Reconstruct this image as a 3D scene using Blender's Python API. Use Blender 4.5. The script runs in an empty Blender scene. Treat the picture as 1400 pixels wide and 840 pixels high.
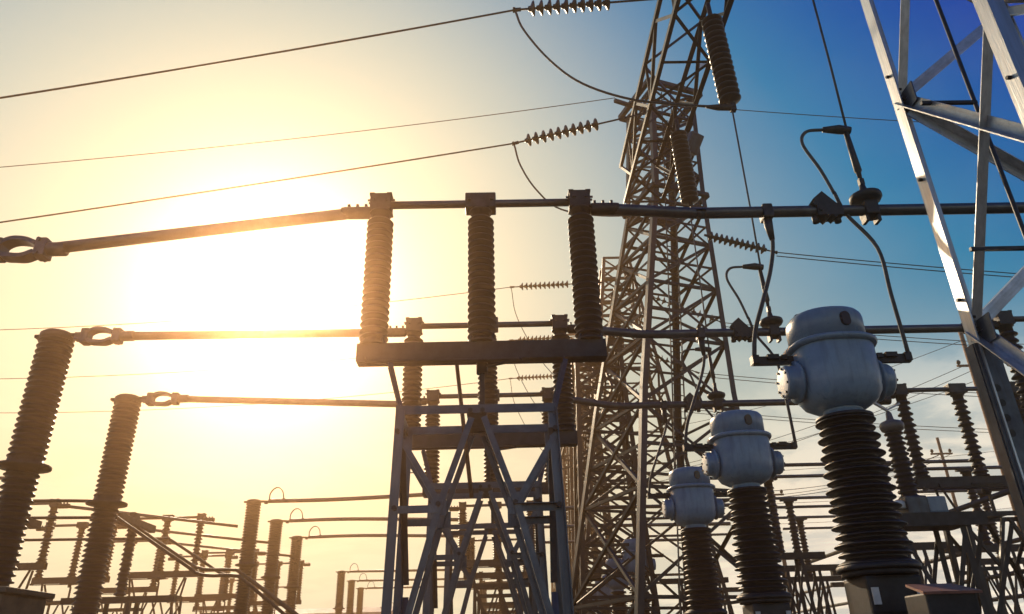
import bpy, bmesh, math, random
from mathutils import Vector, Matrix
random.seed(7)
S = bpy.context.scene
COL = S.collection
pi = math.pi

# ------------------------------------------------------------------ camera
EYE = Vector((0, 0, 1.6))
F = 1014.0                                  # focal length in pixels of the 1400 px wide photograph
def _basis():
    U = Vector((640 - 700, 2120, F)).normalized()
    v = Vector((690 - 700, 420 - 907, F)); v -= v.dot(U) * U; v.normalize()
    x = v.cross(U)
    if x.x < 0: x = -x
    return x, v, U
_X, _Y, _Z = _basis()                       # world axes in (right, up, forward) camera terms
right = Vector((_X.x, _Y.x, _Z.x)); upv = Vector((_X.y, _Y.y, _Z.y)); fwd = Vector((_X.z, _Y.z, _Z.z))
cam_d = bpy.data.cameras.new('camera'); cam = bpy.data.objects.new('camera', cam_d); COL.objects.link(cam)
m = Matrix.Identity(4)
for i in range(3):
    m[i][0] = right[i]; m[i][1] = upv[i]; m[i][2] = -fwd[i]; m[i][3] = EYE[i]
cam.matrix_world = m
cam_d.sensor_width = 36; cam_d.lens = 36 * F / 1400; cam_d.clip_start = .05; cam_d.clip_end = 5000
S.camera = cam
S.render.resolution_x = 1024; S.render.resolution_y = 614

# ------------------------------------------------------------------ sky and sun
SUN_EL = math.radians(25.8); SUN_AZ = math.radians(-18.8)      # azimuth from +Y towards +X
SUN = Vector((math.sin(SUN_AZ) * math.cos(SUN_EL), math.cos(SUN_AZ) * math.cos(SUN_EL), math.sin(SUN_EL)))
W = bpy.data.worlds.new('World'); S.world = W; W.use_nodes = True
nt = W.node_tree; N = nt.nodes; LK = nt.links
for n in list(N): N.remove(n)
def wn(t, **k):
    n = N.new(t)
    for a, b in k.items(): setattr(n, a, b)
    return n
def wmath(op, a, b=None, c=None, clamp=False):
    n = wn('ShaderNodeMath', operation=op, use_clamp=clamp)
    for i, q in enumerate((a, b, c)):
        if q is None: continue
        if isinstance(q, (int, float)): n.inputs[i].default_value = q
        else: LK.new(q, n.inputs[i])
    return n.outputs[0]
def wmix(fac, a, b, blend='MIX'):
    n = wn('ShaderNodeMix', data_type='RGBA', blend_type=blend)
    n.inputs[0].default_value = 1
    for s, q in ((0, fac), (6, a), (7, b)):
        if isinstance(q, (int, float)): n.inputs[s].default_value = q
        elif isinstance(q, tuple): n.inputs[s].default_value = (*q, 1)
        else: LK.new(q, n.inputs[s])
    return n.outputs[2]
tc = wn('ShaderNodeTexCoord'); DIR = tc.outputs['Generated']
sky = wn('ShaderNodeTexSky', sky_type='NISHITA', sun_disc=False)
sky.sun_elevation = SUN_EL; sky.sun_rotation = SUN_AZ
sky.air_density = 1.0; sky.dust_density = 2.0; sky.ozone_density = 3.0
SKY = .10
def vm(op, a, b):
    n = wn('ShaderNodeVectorMath', operation=op)
    for i, q in enumerate((a, b)):
        if isinstance(q, tuple): n.inputs[i].default_value = q
        else: LK.new(q, n.inputs[i])
    return n.outputs[0]
# contrasty film response for the sky: deep blue away from the sun, soft shoulder towards it
sg = vm('MULTIPLY', sky.outputs[0], (SKY, SKY, SKY))
sg = vm('MULTIPLY', vm('SUBTRACT', sg, (.20, .165, .0)), (2.1, 2.3, 1.85))
sg = vm('MAXIMUM', sg, (.002, .062, .01))
sp = wn('ShaderNodeSeparateXYZ'); LK.new(sg, sp.inputs[0]); cb = wn('ShaderNodeCombineXYZ')
for i, cap_ in enumerate((.74, .82, .64)):
    e = wmath('EXPONENT', wmath('MULTIPLY', sp.outputs[i], -1.0 / cap_))
    LK.new(wmath('MULTIPLY', wmath('SUBTRACT', 1.0, e), cap_), cb.inputs[i])
SKYBASE = cb.outputs[0]
dt = wn('ShaderNodeVectorMath', operation='DOT_PRODUCT'); dt.inputs[1].default_value = SUN; LK.new(DIR, dt.inputs[0])
ang = wmath('ARCCOSINE', dt.outputs['Value'])                   # angle from the sun
def lobe(amp, sig, p=1.0):
    t = wmath('DIVIDE', ang, sig)
    if p != 1.0: t = wmath('POWER', t, p)
    return wmath('MULTIPLY', wmath('EXPONENT', wmath('MULTIPLY', t, -1.0)), amp)
sx = wn('ShaderNodeSeparateXYZ'); LK.new(DIR, sx.inputs[0])
def scale(colr, f):
    n = wn('ShaderNodeVectorMath', operation='SCALE'); n.inputs[0].default_value = colr; LK.new(f, n.inputs['Scale']); return n.outputs[0]
def vadd(a, b):
    n = wn('ShaderNodeVectorMath', operation='ADD'); LK.new(a, n.inputs[0]); LK.new(b, n.inputs[1]); return n.outputs[0]
# dusty air: warm aureole round the low sun, pale band along the sunward horizon
lowr = wn('ShaderNodeMapRange', interpolation_type='SMOOTHSTEP'); lowr.inputs[1].default_value = .40; lowr.inputs[2].default_value = .08
LK.new(sx.outputs['Z'], lowr.inputs[0]); low = lowr.outputs[0]
sunward = wn('ShaderNodeMapRange', interpolation_type='SMOOTHSTEP'); sunward.inputs[1].default_value = -.1; sunward.inputs[2].default_value = .8
sunward.inputs[3].default_value = .1; LK.new(dt.outputs['Value'], sunward.inputs[0])
lowf = wmath('MULTIPLY', wmath('MULTIPLY', low, sunward.outputs[0]), .95, clamp=True)
sw2 = wn('ShaderNodeMapRange', interpolation_type='SMOOTHSTEP'); sw2.inputs[1].default_value = .70; sw2.inputs[2].default_value = .93
LK.new(dt.outputs['Value'], sw2.inputs[0])
skyc = wmix(lowf, SKYBASE, wmix(sw2.outputs[0], (.84, .93, .90), (.90, .95, .72)))
skyc = wmix(lobe(.6, .36, 2.0), skyc, (.86, .88, .62))
skyc = vadd(skyc, scale((1.0, .95, .80), lobe(1.0, .10, 1.6)))
# clouds on a flat layer overhead
zz = wmath('ADD', wmath('MAXIMUM', sx.outputs['Z'], 0.0), .12)
cx = wn('ShaderNodeCombineXYZ')
LK.new(wmath('DIVIDE', sx.outputs['X'], zz), cx.inputs[0]); LK.new(wmath('DIVIDE', sx.outputs['Y'], zz), cx.inputs[1])
cn = wn('ShaderNodeTexNoise'); cn.inputs['Scale'].default_value = 2.3; cn.inputs['Detail'].default_value = 7; cn.inputs['Roughness'].default_value = .58; cn.inputs['Distortion'].default_value = .35
LK.new(cx.outputs[0], cn.inputs['Vector'])
cr = wn('ShaderNodeMapRange', interpolation_type='SMOOTHSTEP'); cr.inputs[1].default_value = .42; cr.inputs[2].default_value = .57
LK.new(cn.outputs[0], cr.inputs[0])
cloud = wmath('MULTIPLY', cr.outputs[0], wmath('MULTIPLY_ADD', low, .97, .010))
cc = wmix(sw2.outputs[0], (1.38, 1.30, 1.10), (.98, .99, .74))
skyf = wmix(cloud, skyc, cc)
bg = wn('ShaderNodeBackground'); bg.inputs['Strength'].default_value = 1.0
LK.new(skyf, bg.inputs['Color'])
wo = wn('ShaderNodeOutputWorld'); LK.new(bg.outputs[0], wo.inputs['Surface'])

sd = bpy.data.lights.new('sun', 'SUN'); sd.energy = 5.0; sd.angle = math.radians(.5); sd.color = (1.0, .80, .55)
so = bpy.data.objects.new('sun', sd); COL.objects.link(so); so.location = SUN * 60
so.rotation_euler = (-SUN).to_track_quat('-Z', 'Y').to_euler()

S.view_settings.view_transform = 'Standard'; S.view_settings.look = 'None'
S.view_settings.exposure = 0.0; S.view_settings.gamma = 1.0
S.view_settings.use_curve_mapping = False
S.cycles.volume_bounces = 0
S.cycles.max_bounces = 5

# ------------------------------------------------------------------ materials
def mat(name, col, rough=.5, metal=0.0, var=.25, scale_=6.0, bump=0.0, bscale=40, col2=None, spec=.5, streak=None, dust=None):
    M = bpy.data.materials.new(name); M.use_nodes = True
    t = M.node_tree; b = t.nodes['Principled BSDF']
    tcn = t.nodes.new('ShaderNodeTexCoord')
    no = t.nodes.new('ShaderNodeTexNoise'); no.inputs['Scale'].default_value = scale_; no.inputs['Detail'].default_value = 6; no.inputs['Roughness'].default_value = .65
    t.links.new(tcn.outputs['Object'], no.inputs['Vector'])
    oi = t.nodes.new('ShaderNodeObjectInfo')
    mx = t.nodes.new('ShaderNodeMix'); mx.data_type = 'RGBA'
    c2 = col2 if col2 else tuple(c * (1 - var) for c in col)
    mx.inputs[6].default_value = (*[min(1, c * (1 + var * .5)) for c in col], 1); mx.inputs[7].default_value = (*c2, 1)
    rp = t.nodes.new('ShaderNodeMapRange'); rp.inputs[1].default_value = .35; rp.inputs[2].default_value = .68
    t.links.new(no.outputs[0], rp.inputs[0]); t.links.new(rp.outputs[0], mx.inputs[0])
    hv = t.nodes.new('ShaderNodeHueSaturation'); t.links.new(mx.outputs[2], hv.inputs['Color'])
    vr = t.nodes.new('ShaderNodeMapRange'); vr.inputs[3].default_value = .82; vr.inputs[4].default_value = 1.15
    t.links.new(oi.outputs['Random'], vr.inputs[0]); t.links.new(vr.outputs[0], hv.inputs['Value'])
    cur = hv.outputs[0]
    def over(fac, colr):
        m2 = t.nodes.new('ShaderNodeMix'); m2.data_type = 'RGBA'; t.links.new(fac, m2.inputs[0]); t.links.new(cur, m2.inputs[6]); m2.inputs[7].default_value = (*colr, 1); return m2.outputs[2]
    if streak:                                   # rain streaks: noise stretched along z, in object space
        mp = t.nodes.new('ShaderNodeMapping'); mp.inputs['Scale'].default_value = (9, 9, .7); t.links.new(tcn.outputs['Object'], mp.inputs['Vector'])
        n3 = t.nodes.new('ShaderNodeTexNoise'); n3.inputs['Scale'].default_value = 2.2; n3.inputs['Detail'].default_value = 5; t.links.new(mp.outputs[0], n3.inputs['Vector'])
        r3 = t.nodes.new('ShaderNodeMapRange'); r3.inputs[1].default_value = .5; r3.inputs[2].default_value = .75; r3.inputs[4].default_value = .75; t.links.new(n3.outputs[0], r3.inputs[0])
        cur = over(r3.outputs[0], streak)
    if dust:                                     # dust lying on upward faces
        ge = t.nodes.new('ShaderNodeNewGeometry'); sz = t.nodes.new('ShaderNodeSeparateXYZ'); t.links.new(ge.outputs['Normal'], sz.inputs[0])
        r4 = t.nodes.new('ShaderNodeMapRange'); r4.inputs[1].default_value = .45; r4.inputs[2].default_value = 1.0; r4.inputs[4].default_value = .55; t.links.new(sz.outputs['Z'], r4.inputs[0])
        ml = t.nodes.new('ShaderNodeMath'); ml.operation = 'MULTIPLY'; t.links.new(r4.outputs[0], ml.inputs[0]); t.links.new(no.outputs[0], ml.inputs[1])
        cur = over(ml.outputs[0], dust)
    t.links.new(cur, b.inputs['Base Color'])
    rr = t.nodes.new('ShaderNodeMapRange'); rr.inputs[3].default_value = max(.05, rough - .1); rr.inputs[4].default_value = min(1, rough + .15)
    t.links.new(no.outputs[0], rr.inputs[0]); t.links.new(rr.outputs[0], b.inputs['Roughness'])
    b.inputs['Metallic'].default_value = metal; b.inputs['Specular IOR Level'].default_value = spec
    if bump:
        n2 = t.nodes.new('ShaderNodeTexNoise'); n2.inputs['Scale'].default_value = bscale; n2.inputs['Detail'].default_value = 4
        t.links.new(tcn.outputs['Object'], n2.inputs['Vector'])
        bp = t.nodes.new('ShaderNodeBump'); bp.inputs['Strength'].default_value = bump; bp.inputs['Distance'].default_value = .01
        t.links.new(n2.outputs[0], bp.inputs['Height']); t.links.new(bp.outputs[0], b.inputs['Normal'])
    return M
M = dict(
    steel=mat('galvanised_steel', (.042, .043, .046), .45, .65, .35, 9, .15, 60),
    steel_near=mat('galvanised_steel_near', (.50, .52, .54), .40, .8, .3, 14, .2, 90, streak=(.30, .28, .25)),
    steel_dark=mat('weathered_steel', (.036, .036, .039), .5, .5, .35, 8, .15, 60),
    steel_blue=mat('painted_steel', (.085, .098, .118), .42, .6, .3, 8, .15, 60, streak=(.06, .055, .05)),
    alu=mat('aluminium_tube', (.10, .10, .104), .38, .75, .25, 5, .06, 80),
    wire=mat('conductor', (.06, .06, .06), .6, .3, .2, 5),
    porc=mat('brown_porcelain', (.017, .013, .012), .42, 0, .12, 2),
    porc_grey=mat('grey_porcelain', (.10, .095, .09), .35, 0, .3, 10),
    glass=mat('disc_porcelain', (.025, .018, .015), .35, 0, .3, 10),
    paint=mat('grey_paint', (.18, .26, .34), .28, .0, .16, 7, .08, 120, col2=(.15, .22, .30), streak=(.115, .16, .21)),
    paint_light=mat('light_cover', (.62, .61, .57), .5, 0, .15, 9),
    sight=mat('sight_glass', (.035, .012, .010), .15, 0, .1, 5),
    dark=mat('dark_fitting', (.025, .025, .027), .5, .3, .3, 20),
    rust=mat('rusty_steel', (.23, .12, .065), .75, .1, .5, 12, .3, 70),
    brown=mat('brown_sheet', (.21, .085, .055), .6, 0, .3, 9),
    cream=mat('cream_sheet', (.20, .12, .06), .6, 0, .3, 9, .2, 50),
    wall=mat('rendered_wall', (.45, .42, .37), .9, 0, .25, .6),
    roof=mat('roof_sheet', (.30, .30, .31), .7, .2, .25, .8),
    pane=mat('dark_pane', (.03, .035, .04), .12, 0, .1, 2),
    conc=mat('concrete', (.22, .21, .20), .9, 0, .25, 5, .3, 60),
    ground=mat('gravel', (.065, .062, .058), .95, 0, .4, .35, .8, 14, col2=(.042, .040, .038)),
)

# ------------------------------------------------------------------ mesh helpers
class MB:
    def __init__(s): s.v = []; s.f = []; s.sm = []
    def add(s, vs, fs, smooth=False):
        o = len(s.v); s.v += [tuple(p) for p in vs]
        for f in fs: s.f.append(tuple(i + o for i in f)); s.sm.append(smooth)
        return s
    def box(s, c, d, M_=None):
        x, y, z = (q / 2 for q in d); c = Vector(c)
        vs = [Vector((sx_ * x, sy * y, sz * z)) for sx_ in (-1, 1) for sy in (-1, 1) for sz in (-1, 1)]
        if M_: vs = [M_ @ q for q in vs]
        return s.add([q + c for q in vs], [(0, 1, 3, 2), (4, 6, 7, 5), (0, 4, 5, 1), (2, 3, 7, 6), (0, 2, 6, 4), (1, 5, 7, 3)])
    def rbox(s, c, d, b=.01):                 # box with chamfered vertical and horizontal edges
        bm = bmesh.new(); bmesh.ops.create_cube(bm, size=1)
        for q in bm.verts: q.co = Vector((q.co.x * d[0], q.co.y * d[1], q.co.z * d[2])) + Vector(c)
        bmesh.ops.bevel(bm, geom=list(bm.edges), offset=b, segments=2, affect='EDGES', profile=.6)
        bm.verts.index_update(); s.add([q.co.copy() for q in bm.verts], [[q.index for q in f.verts] for f in bm.faces]); bm.free(); return s
    def lathe(s, prof, n=20, c=(0, 0, 0), axis='Z', sq=0.0, smooth=True, cap=True):
        vs = []; fs = []; c = Vector(c)
        for (r, z) in prof:
            for k in range(n):
                a = 2 * pi * k / n
                rr = r
                if sq:                          # squarish cross-section
                    e = 2 + 3 * sq
                    rr = r / (abs(math.cos(a)) ** e + abs(math.sin(a)) ** e) ** (1 / e)
                p = (rr * math.cos(a), rr * math.sin(a), z)
                if axis == 'X': p = (p[2], p[0], p[1])
                if axis == 'Y': p = (p[0], p[2], -p[1]) if False else (p[1], p[2], p[0])
                vs.append(Vector(p) + c)
        for i in range(len(prof) - 1):
            for k in range(n):
                a = i * n + k; b = i * n + (k + 1) % n
                fs.append((a, b, b + n, a + n))
        s.add(vs, fs, smooth)
        if cap:
            o = len(s.v) - len(vs)
            s.f.append(tuple(o + k for k in reversed(range(n)))); s.sm.append(False)
            s.f.append(tuple(o + (len(prof) - 1) * n + k for k in range(n))); s.sm.append(False)
        return s
    def tube(s, pts, r, n=8, closed=False, smooth=True):
        pts = [Vector(p) for p in pts]; vs = []; fs = []
        rs = r if isinstance(r, (list, tuple)) else [r] * len(pts)
        d0 = (pts[1] - pts[0]).normalized()
        ref = Vector((0, 0, 1)) if abs(d0.z) < .9 else Vector((1, 0, 0))
        u = (ref - ref.dot(d0) * d0).normalized()
        for i, p in enumerate(pts):
            d = (pts[min(i + 1, len(pts) - 1)] - pts[max(i - 1, 0)]).normalized()
            u = (u - u.dot(d) * d).normalized(); w = d.cross(u)
            for k in range(n):
                a = 2 * pi * k / n
                vs.append(p + (u * math.cos(a) + w * math.sin(a)) * rs[i])
        for i in range(len(pts) - 1):
            for k in range(n):
                a = i * n + k; b = i * n + (k + 1) % n
                fs.append((a, b, b + n, a + n))
        fs.append(tuple(reversed(range(n)))); o = (len(pts) - 1) * n; fs.append(tuple(o + k for k in range(n)))
        return s.add(vs, fs, smooth)
    def strap(s, pts, w, t):                   # flat strap: width along y, thickness in the path plane (xz)
        pts = [Vector(p) for p in pts]; vs = []; fs = []
        for i, p in enumerate(pts):
            d = (pts[min(i + 1, len(pts) - 1)] - pts[max(i - 1, 0)]).normalized()
            nrm = Vector((-d.z, 0, d.x))
            for a, b in ((-1, -1), (1, -1), (1, 1), (-1, 1)):
                vs.append(p + Vector((0, a * w / 2, 0)) + nrm * (b * t / 2))
        for i in range(len(pts) - 1):
            for k in range(4):
                a = i * 4 + k; b = i * 4 + (k + 1) % 4; fs.append((a, b, b + 4, a + 4))
        fs.append((3, 2, 1, 0)); o = (len(pts) - 1) * 4; fs.append((o, o + 1, o + 2, o + 3))
        return s.add(vs, fs)
    def bar(s, p0, p1, w, h=None):             # square bar
        p0, p1 = Vector(p0), Vector(p1); h = h or w; d = p1 - p0
        q = d.to_track_quat('Z', 'Y').to_matrix()
        return s.box((p0 + p1) / 2, (w, h, d.length), q)
    def angle(s, p0, p1, w, t, hint=None):
        p0, p1 = Vector(p0), Vector(p1)
        R = frame(p1 - p0, hint); L = (p1 - p0).length
        pr = [(0, 0), (w, 0), (w, t), (t, t), (t, w), (0, w)]
        vs = [p0 + R @ Vector((x, y, z)) for z in (0, L) for x, y in pr]
        fs = [(i, (i + 1) % 6, (i + 1) % 6 + 6, i + 6) for i in range(6)] + [(5, 4, 3, 2, 1, 0), (6, 7, 8, 9, 10, 11)]
        return s.add(vs, fs)
    def mesh(s, name):
        me = bpy.data.meshes.new(name); me.from_pydata(s.v, [], s.f); me.update()
        me.polygons.foreach_set('use_smooth', s.sm)
        bm = bmesh.new(); bm.from_mesh(me); bmesh.ops.recalc_face_normals(bm, faces=bm.faces); bm.to_mesh(me); bm.free()
        return me
def frame(d, hint=None):
    z = Vector(d).normalized(); h = Vector(hint) if hint is not None else Vector((0, 1, 0))
    if abs(h.normalized().dot(z)) > .95: h = Vector((1, 0, 0)) if abs(z.x) < .9 else Vector((0, 0, 1))
    x = (h - h.dot(z) * z).normalized(); y = z.cross(x)
    return Matrix((x, y, z)).transposed()
CACHE = {}
def cached(key, fn, material):
    k = (key, material)
    if k not in CACHE:
        me = fn().mesh(key if isinstance(key, str) else key[0]); me.materials.append(M[material]); CACHE[k] = me
    return CACHE[k]
def obj(name, me, parent=None, loc=(0, 0, 0)):
    o = bpy.data.objects.new(name, me); COL.objects.link(o); o.location = loc; o.parent = parent; return o
def part(name, key, fn, material, parent, loc=(0, 0, 0)):
    return obj(name, cached(key, fn, material), parent, loc)
def one(name, mb, material, parent=None, loc=(0, 0, 0)):
    me = mb.mesh(name); me.materials.append(M[material]); return obj(name, me, parent, loc)
LABELS = {}
def tag(o, label, cat, group=None):
    o['label'] = label; o['category'] = cat
    if group: o['group'] = group
    LABELS[label] = LABELS.get(label, 0) + 1
    return o
def thing(name, label, cat, loc=(0, 0, 0), group=None, rz=0):
    o = bpy.data.objects.new(name, None); COL.objects.link(o); o.location = loc; o.rotation_euler = (0, 0, rz); o.empty_display_size = .2
    return tag(o, label, cat, group)
def struct(o): o['kind'] = 'structure'; return o
def member(name, p0, p1, w, t, material, parent, hint=None):
    """one rolled-steel angle as an object, unit mesh shared, stretched to length"""
    p0, p1 = Vector(p0), Vector(p1); d = p1 - p0
    def fn():
        b = MB(); pr = [(0, 0), (w, 0), (w, t), (t, t), (t, w), (0, w)]
        vs = [(x - w * .3, y - w * .3, z) for z in (0, 1) for x, y in pr]
        return b.add(vs, [(i, (i + 1) % 6, (i + 1) % 6 + 6, i + 6) for i in range(6)] + [(5, 4, 3, 2, 1, 0), (6, 7, 8, 9, 10, 11)])
    o = obj(name, cached(('angle', w, t), fn, material), parent)
    o.matrix_local = Matrix.Translation(p0) @ frame(d, hint).to_4x4() @ Matrix.Diagonal((1, 1, d.length, 1))
    return o
def flat(name, p0, p1, w, t, material, parent, hint=None):
    p0, p1 = Vector(p0), Vector(p1); d = p1 - p0
    o = obj(name, cached(('flat', w, t), lambda: MB().box((0, 0, .5), (w, t, 1)), material), parent)
    o.matrix_local = Matrix.Translation(p0) @ frame(d, hint).to_4x4() @ Matrix.Diagonal((1, 1, d.length, 1))
    return o
def lerp(a, b, t): return Vector(a) + (Vector(b) - Vector(a)) * t
def sagged(a, b, sag, n=24):
    out = []
    for i in range(n + 1):
        t = i / n; p = lerp(a, b, t); p.z -= 4 * sag * t * (1 - t); out.append(p)
    return out
def smoothpath(pts, n=6):                      # Catmull-Rom through the points
    P = [Vector(p) for p in pts]; P = [P[0] * 2 - P[1]] + P + [P[-1] * 2 - P[-2]]; out = []
    for i in range(1, len(P) - 2):
        for k in range(n):
            t = k / n; a, b, c, d = P[i - 1:i + 3]
            out.append(.5 * ((2 * b) + (c - a) * t + (2 * a - 5 * b + 4 * c - d) * t * t + (3 * b - a - 3 * c + d) * t ** 3))
    out.append(P[-2]); return out
def wire(name, pts, r, label, cat='wire', group=None, material='wire', n=6):
    o = Vector(pts[0]); b = MB().tube([Vector(p) - o for p in pts], r, n)
    w = one(name, b, material, None, o); tag(w, label, cat, group); return w

def shed_profile(n, z0, z1, rc0, rc1, over, alt=True):
    pr = [(rc0, z0)]; p = (z1 - z0) / n
    for i in range(n):
        t = (i + .5) / n; rc = rc0 + (rc1 - rc0) * t; ov = over * (1 if (i % 2 == 0 or not alt) else .72); z = z0 + i * p
        pr += [(rc, z + p * .12), (rc + ov * .96, z + p * .22), (rc + ov, z + p * .30), (rc + ov * .9, z + p * .40), (rc + ov * .25, z + p * .72), (rc, z + p * .85)]
    pr.append((rc1, z1)); return pr
ORD = {0: 'nearest', 1: 'second', 2: 'third'}

# ------------------------------------------------------------------ the setting: ground, far building
g = MB().add([(-1500, -600, 0), (1500, -600, 0), (1500, 2500, 0), (-1500, 2500, 0)], [(0, 1, 2, 3)])
struct(one('ground', g, 'ground'))

# ------------------------------------------------------------------ post insulator disconnector
def insul(key, n, z0, z1, rc0, rc1, over, seg=26, alt=True):
    return lambda: MB().lathe(shed_profile(n, z0, z1, rc0, rc1, over, alt), seg)
def disconnector(x, y, label, zb=4.60, coarse=False, strap=False, group='double-break disconnectors', near=False, rod=False):
    """three posts on a channel beam, blade across their tops; origin on the beam centre line"""
    t = thing('disconnector', label, 'disconnector', (x, y, zb), group)
    def beam():
        b = MB(); L = 2.66
        b.box((0, -.085, 0), (L, .012, .2)); b.box((0, -.045, .094), (L, .08, .012)); b.box((0, -.045, -.094), (L, .08, .012))
        b.box((0, .085, 0), (L, .012, .2)); b.box((0, .045, .094), (L, .08, .012)); b.box((0, .045, -.094), (L, .08, .012))
        return b
    part('base_beam', 'base_beam', beam, 'steel_dark', t)
    for i, px in enumerate((-1.17, 0, 1.17)):
        h0, h1 = .13, 1.72
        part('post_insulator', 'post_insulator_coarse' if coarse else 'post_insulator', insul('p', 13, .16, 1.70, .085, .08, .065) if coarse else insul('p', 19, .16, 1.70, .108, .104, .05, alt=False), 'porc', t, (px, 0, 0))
        part('mounting_flange', 'post_flange', lambda: MB().lathe([(.15, .10), (.15, .13), (.115, .135), (.11, .2)], 16), 'steel_dark', t, (px, 0, 0))
        part('insulator_cap', 'post_cap', lambda: MB().lathe([(.1, 1.66), (.1, 1.76), (.13, 1.765), (.13, 1.79)], 16), 'steel_dark', t, (px, 0, 0))
    for s in (-1, 1):
        def jaw(s=s):
            b = MB(); b.box((0, -.09, 1.90), (.24, .02, .22)); b.box((0, .09, 1.90), (.24, .02, .22)); b.box((-s * .0, 0, 1.802), (.26, .2, .02))
            b.box((-.1, 0, 2.005), (.06, .2, .03)); b.box((.1, 0, 2.005), (.06, .2, .03)); b.box((s * .105, 0, 1.9), (.03, .16, .17)); return b
        part('jaw_contact', ('jaw', s), jaw, 'dark', t, (s * 1.17, 0, 0))
        def term():
            b = MB(); b.lathe([(.055, 0), (.075, .02), (.075, .3), (.07, .34)], 14, axis='X')
            for q in (.06, .16, .26): b.box((q, 0, .085), (.03, .05, .05))
            return b
        o = part('terminal_clamp', 'terminal', term, 'dark', t, (s * 1.29, 0, 1.80)); o.scale = (s, 1, 1)
    part('blade', 'blade', lambda: MB().tube([(-1.12, 0, 1.90), (1.12, 0, 1.90)], .047, 12), 'alu', t)
    part('blade_clamp', 'blade_clamp', lambda: MB().rbox((0, 0, 1.90), (.36, .2, .20), .015).box((0, 0, 1.815), (.3, .17, .04)), 'steel', t)
    part('crank_arm', 'crank_arm', lambda: MB().bar((0, 0, -.16), (.42, -.2, -.16), .05, .02).lathe([(.06, -.24), (.06, -.08)], 12), 'steel_dark', t)
    part('linkage_rod', 'linkage_rod', lambda: MB().tube([(.42, -.2, -.16), (-1.25, -.2, -.15)], .016, 8).box((-1.25, -.17, -.13), (.08, .1, .06)), 'steel_dark', t)
    if near:
        for px in (-1.17, 0, 1.17):
            for q in (-.11, .11):
                part('flange_bolt', 'flange_bolt', lambda: MB().lathe([(.016, .09), (.016, .165)], 6, smooth=False), 'steel', t, (px + q, -.085, 0))
        for px in (-1.17, 1.17):
            for q in (-.07, .07): part('jaw_bolt', 'jaw_bolt', lambda: MB().lathe([(.018, -.125), (.018, -.09)], 6, axis='Y', smooth=False), 'steel', t, (px + q, 0, 1.92))
            part('contact_finger', 'contact_finger', lambda: MB().bar((-.16, -.03, 1.955), (.16, -.03, 1.955), .02, .02).bar((-.16, .03, 1.955), (.16, .03, 1.955), .02, .02), 'alu', t, (px, 0, 0))
        for q in (-.13, .13): part('clamp_bolt', 'clamp_bolt', lambda: MB().lathe([(.02, -.13), (.02, -.095)], 6, axis='Y', smooth=False), 'dark', t, (q, 0, 1.9))
    if rod:
        part('operating_rod', 'operating_rod', lambda: MB().tube([(-.30, .16, .12), (-.12, .16, -1.5)], .022, 8).box((-.3, .16, .14), (.06, .06, .06)), 'rust', t)
    if strap:
        part('earth_strap', 'earth_strap', lambda: MB().tube(smoothpath([(-1.34, 0, -.1), (-1.38, 0, -.35), (-1.25, 0, -.45), (-1.0, 0, -.45)]), .009, 6), 'wire', t)
    return t
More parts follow.
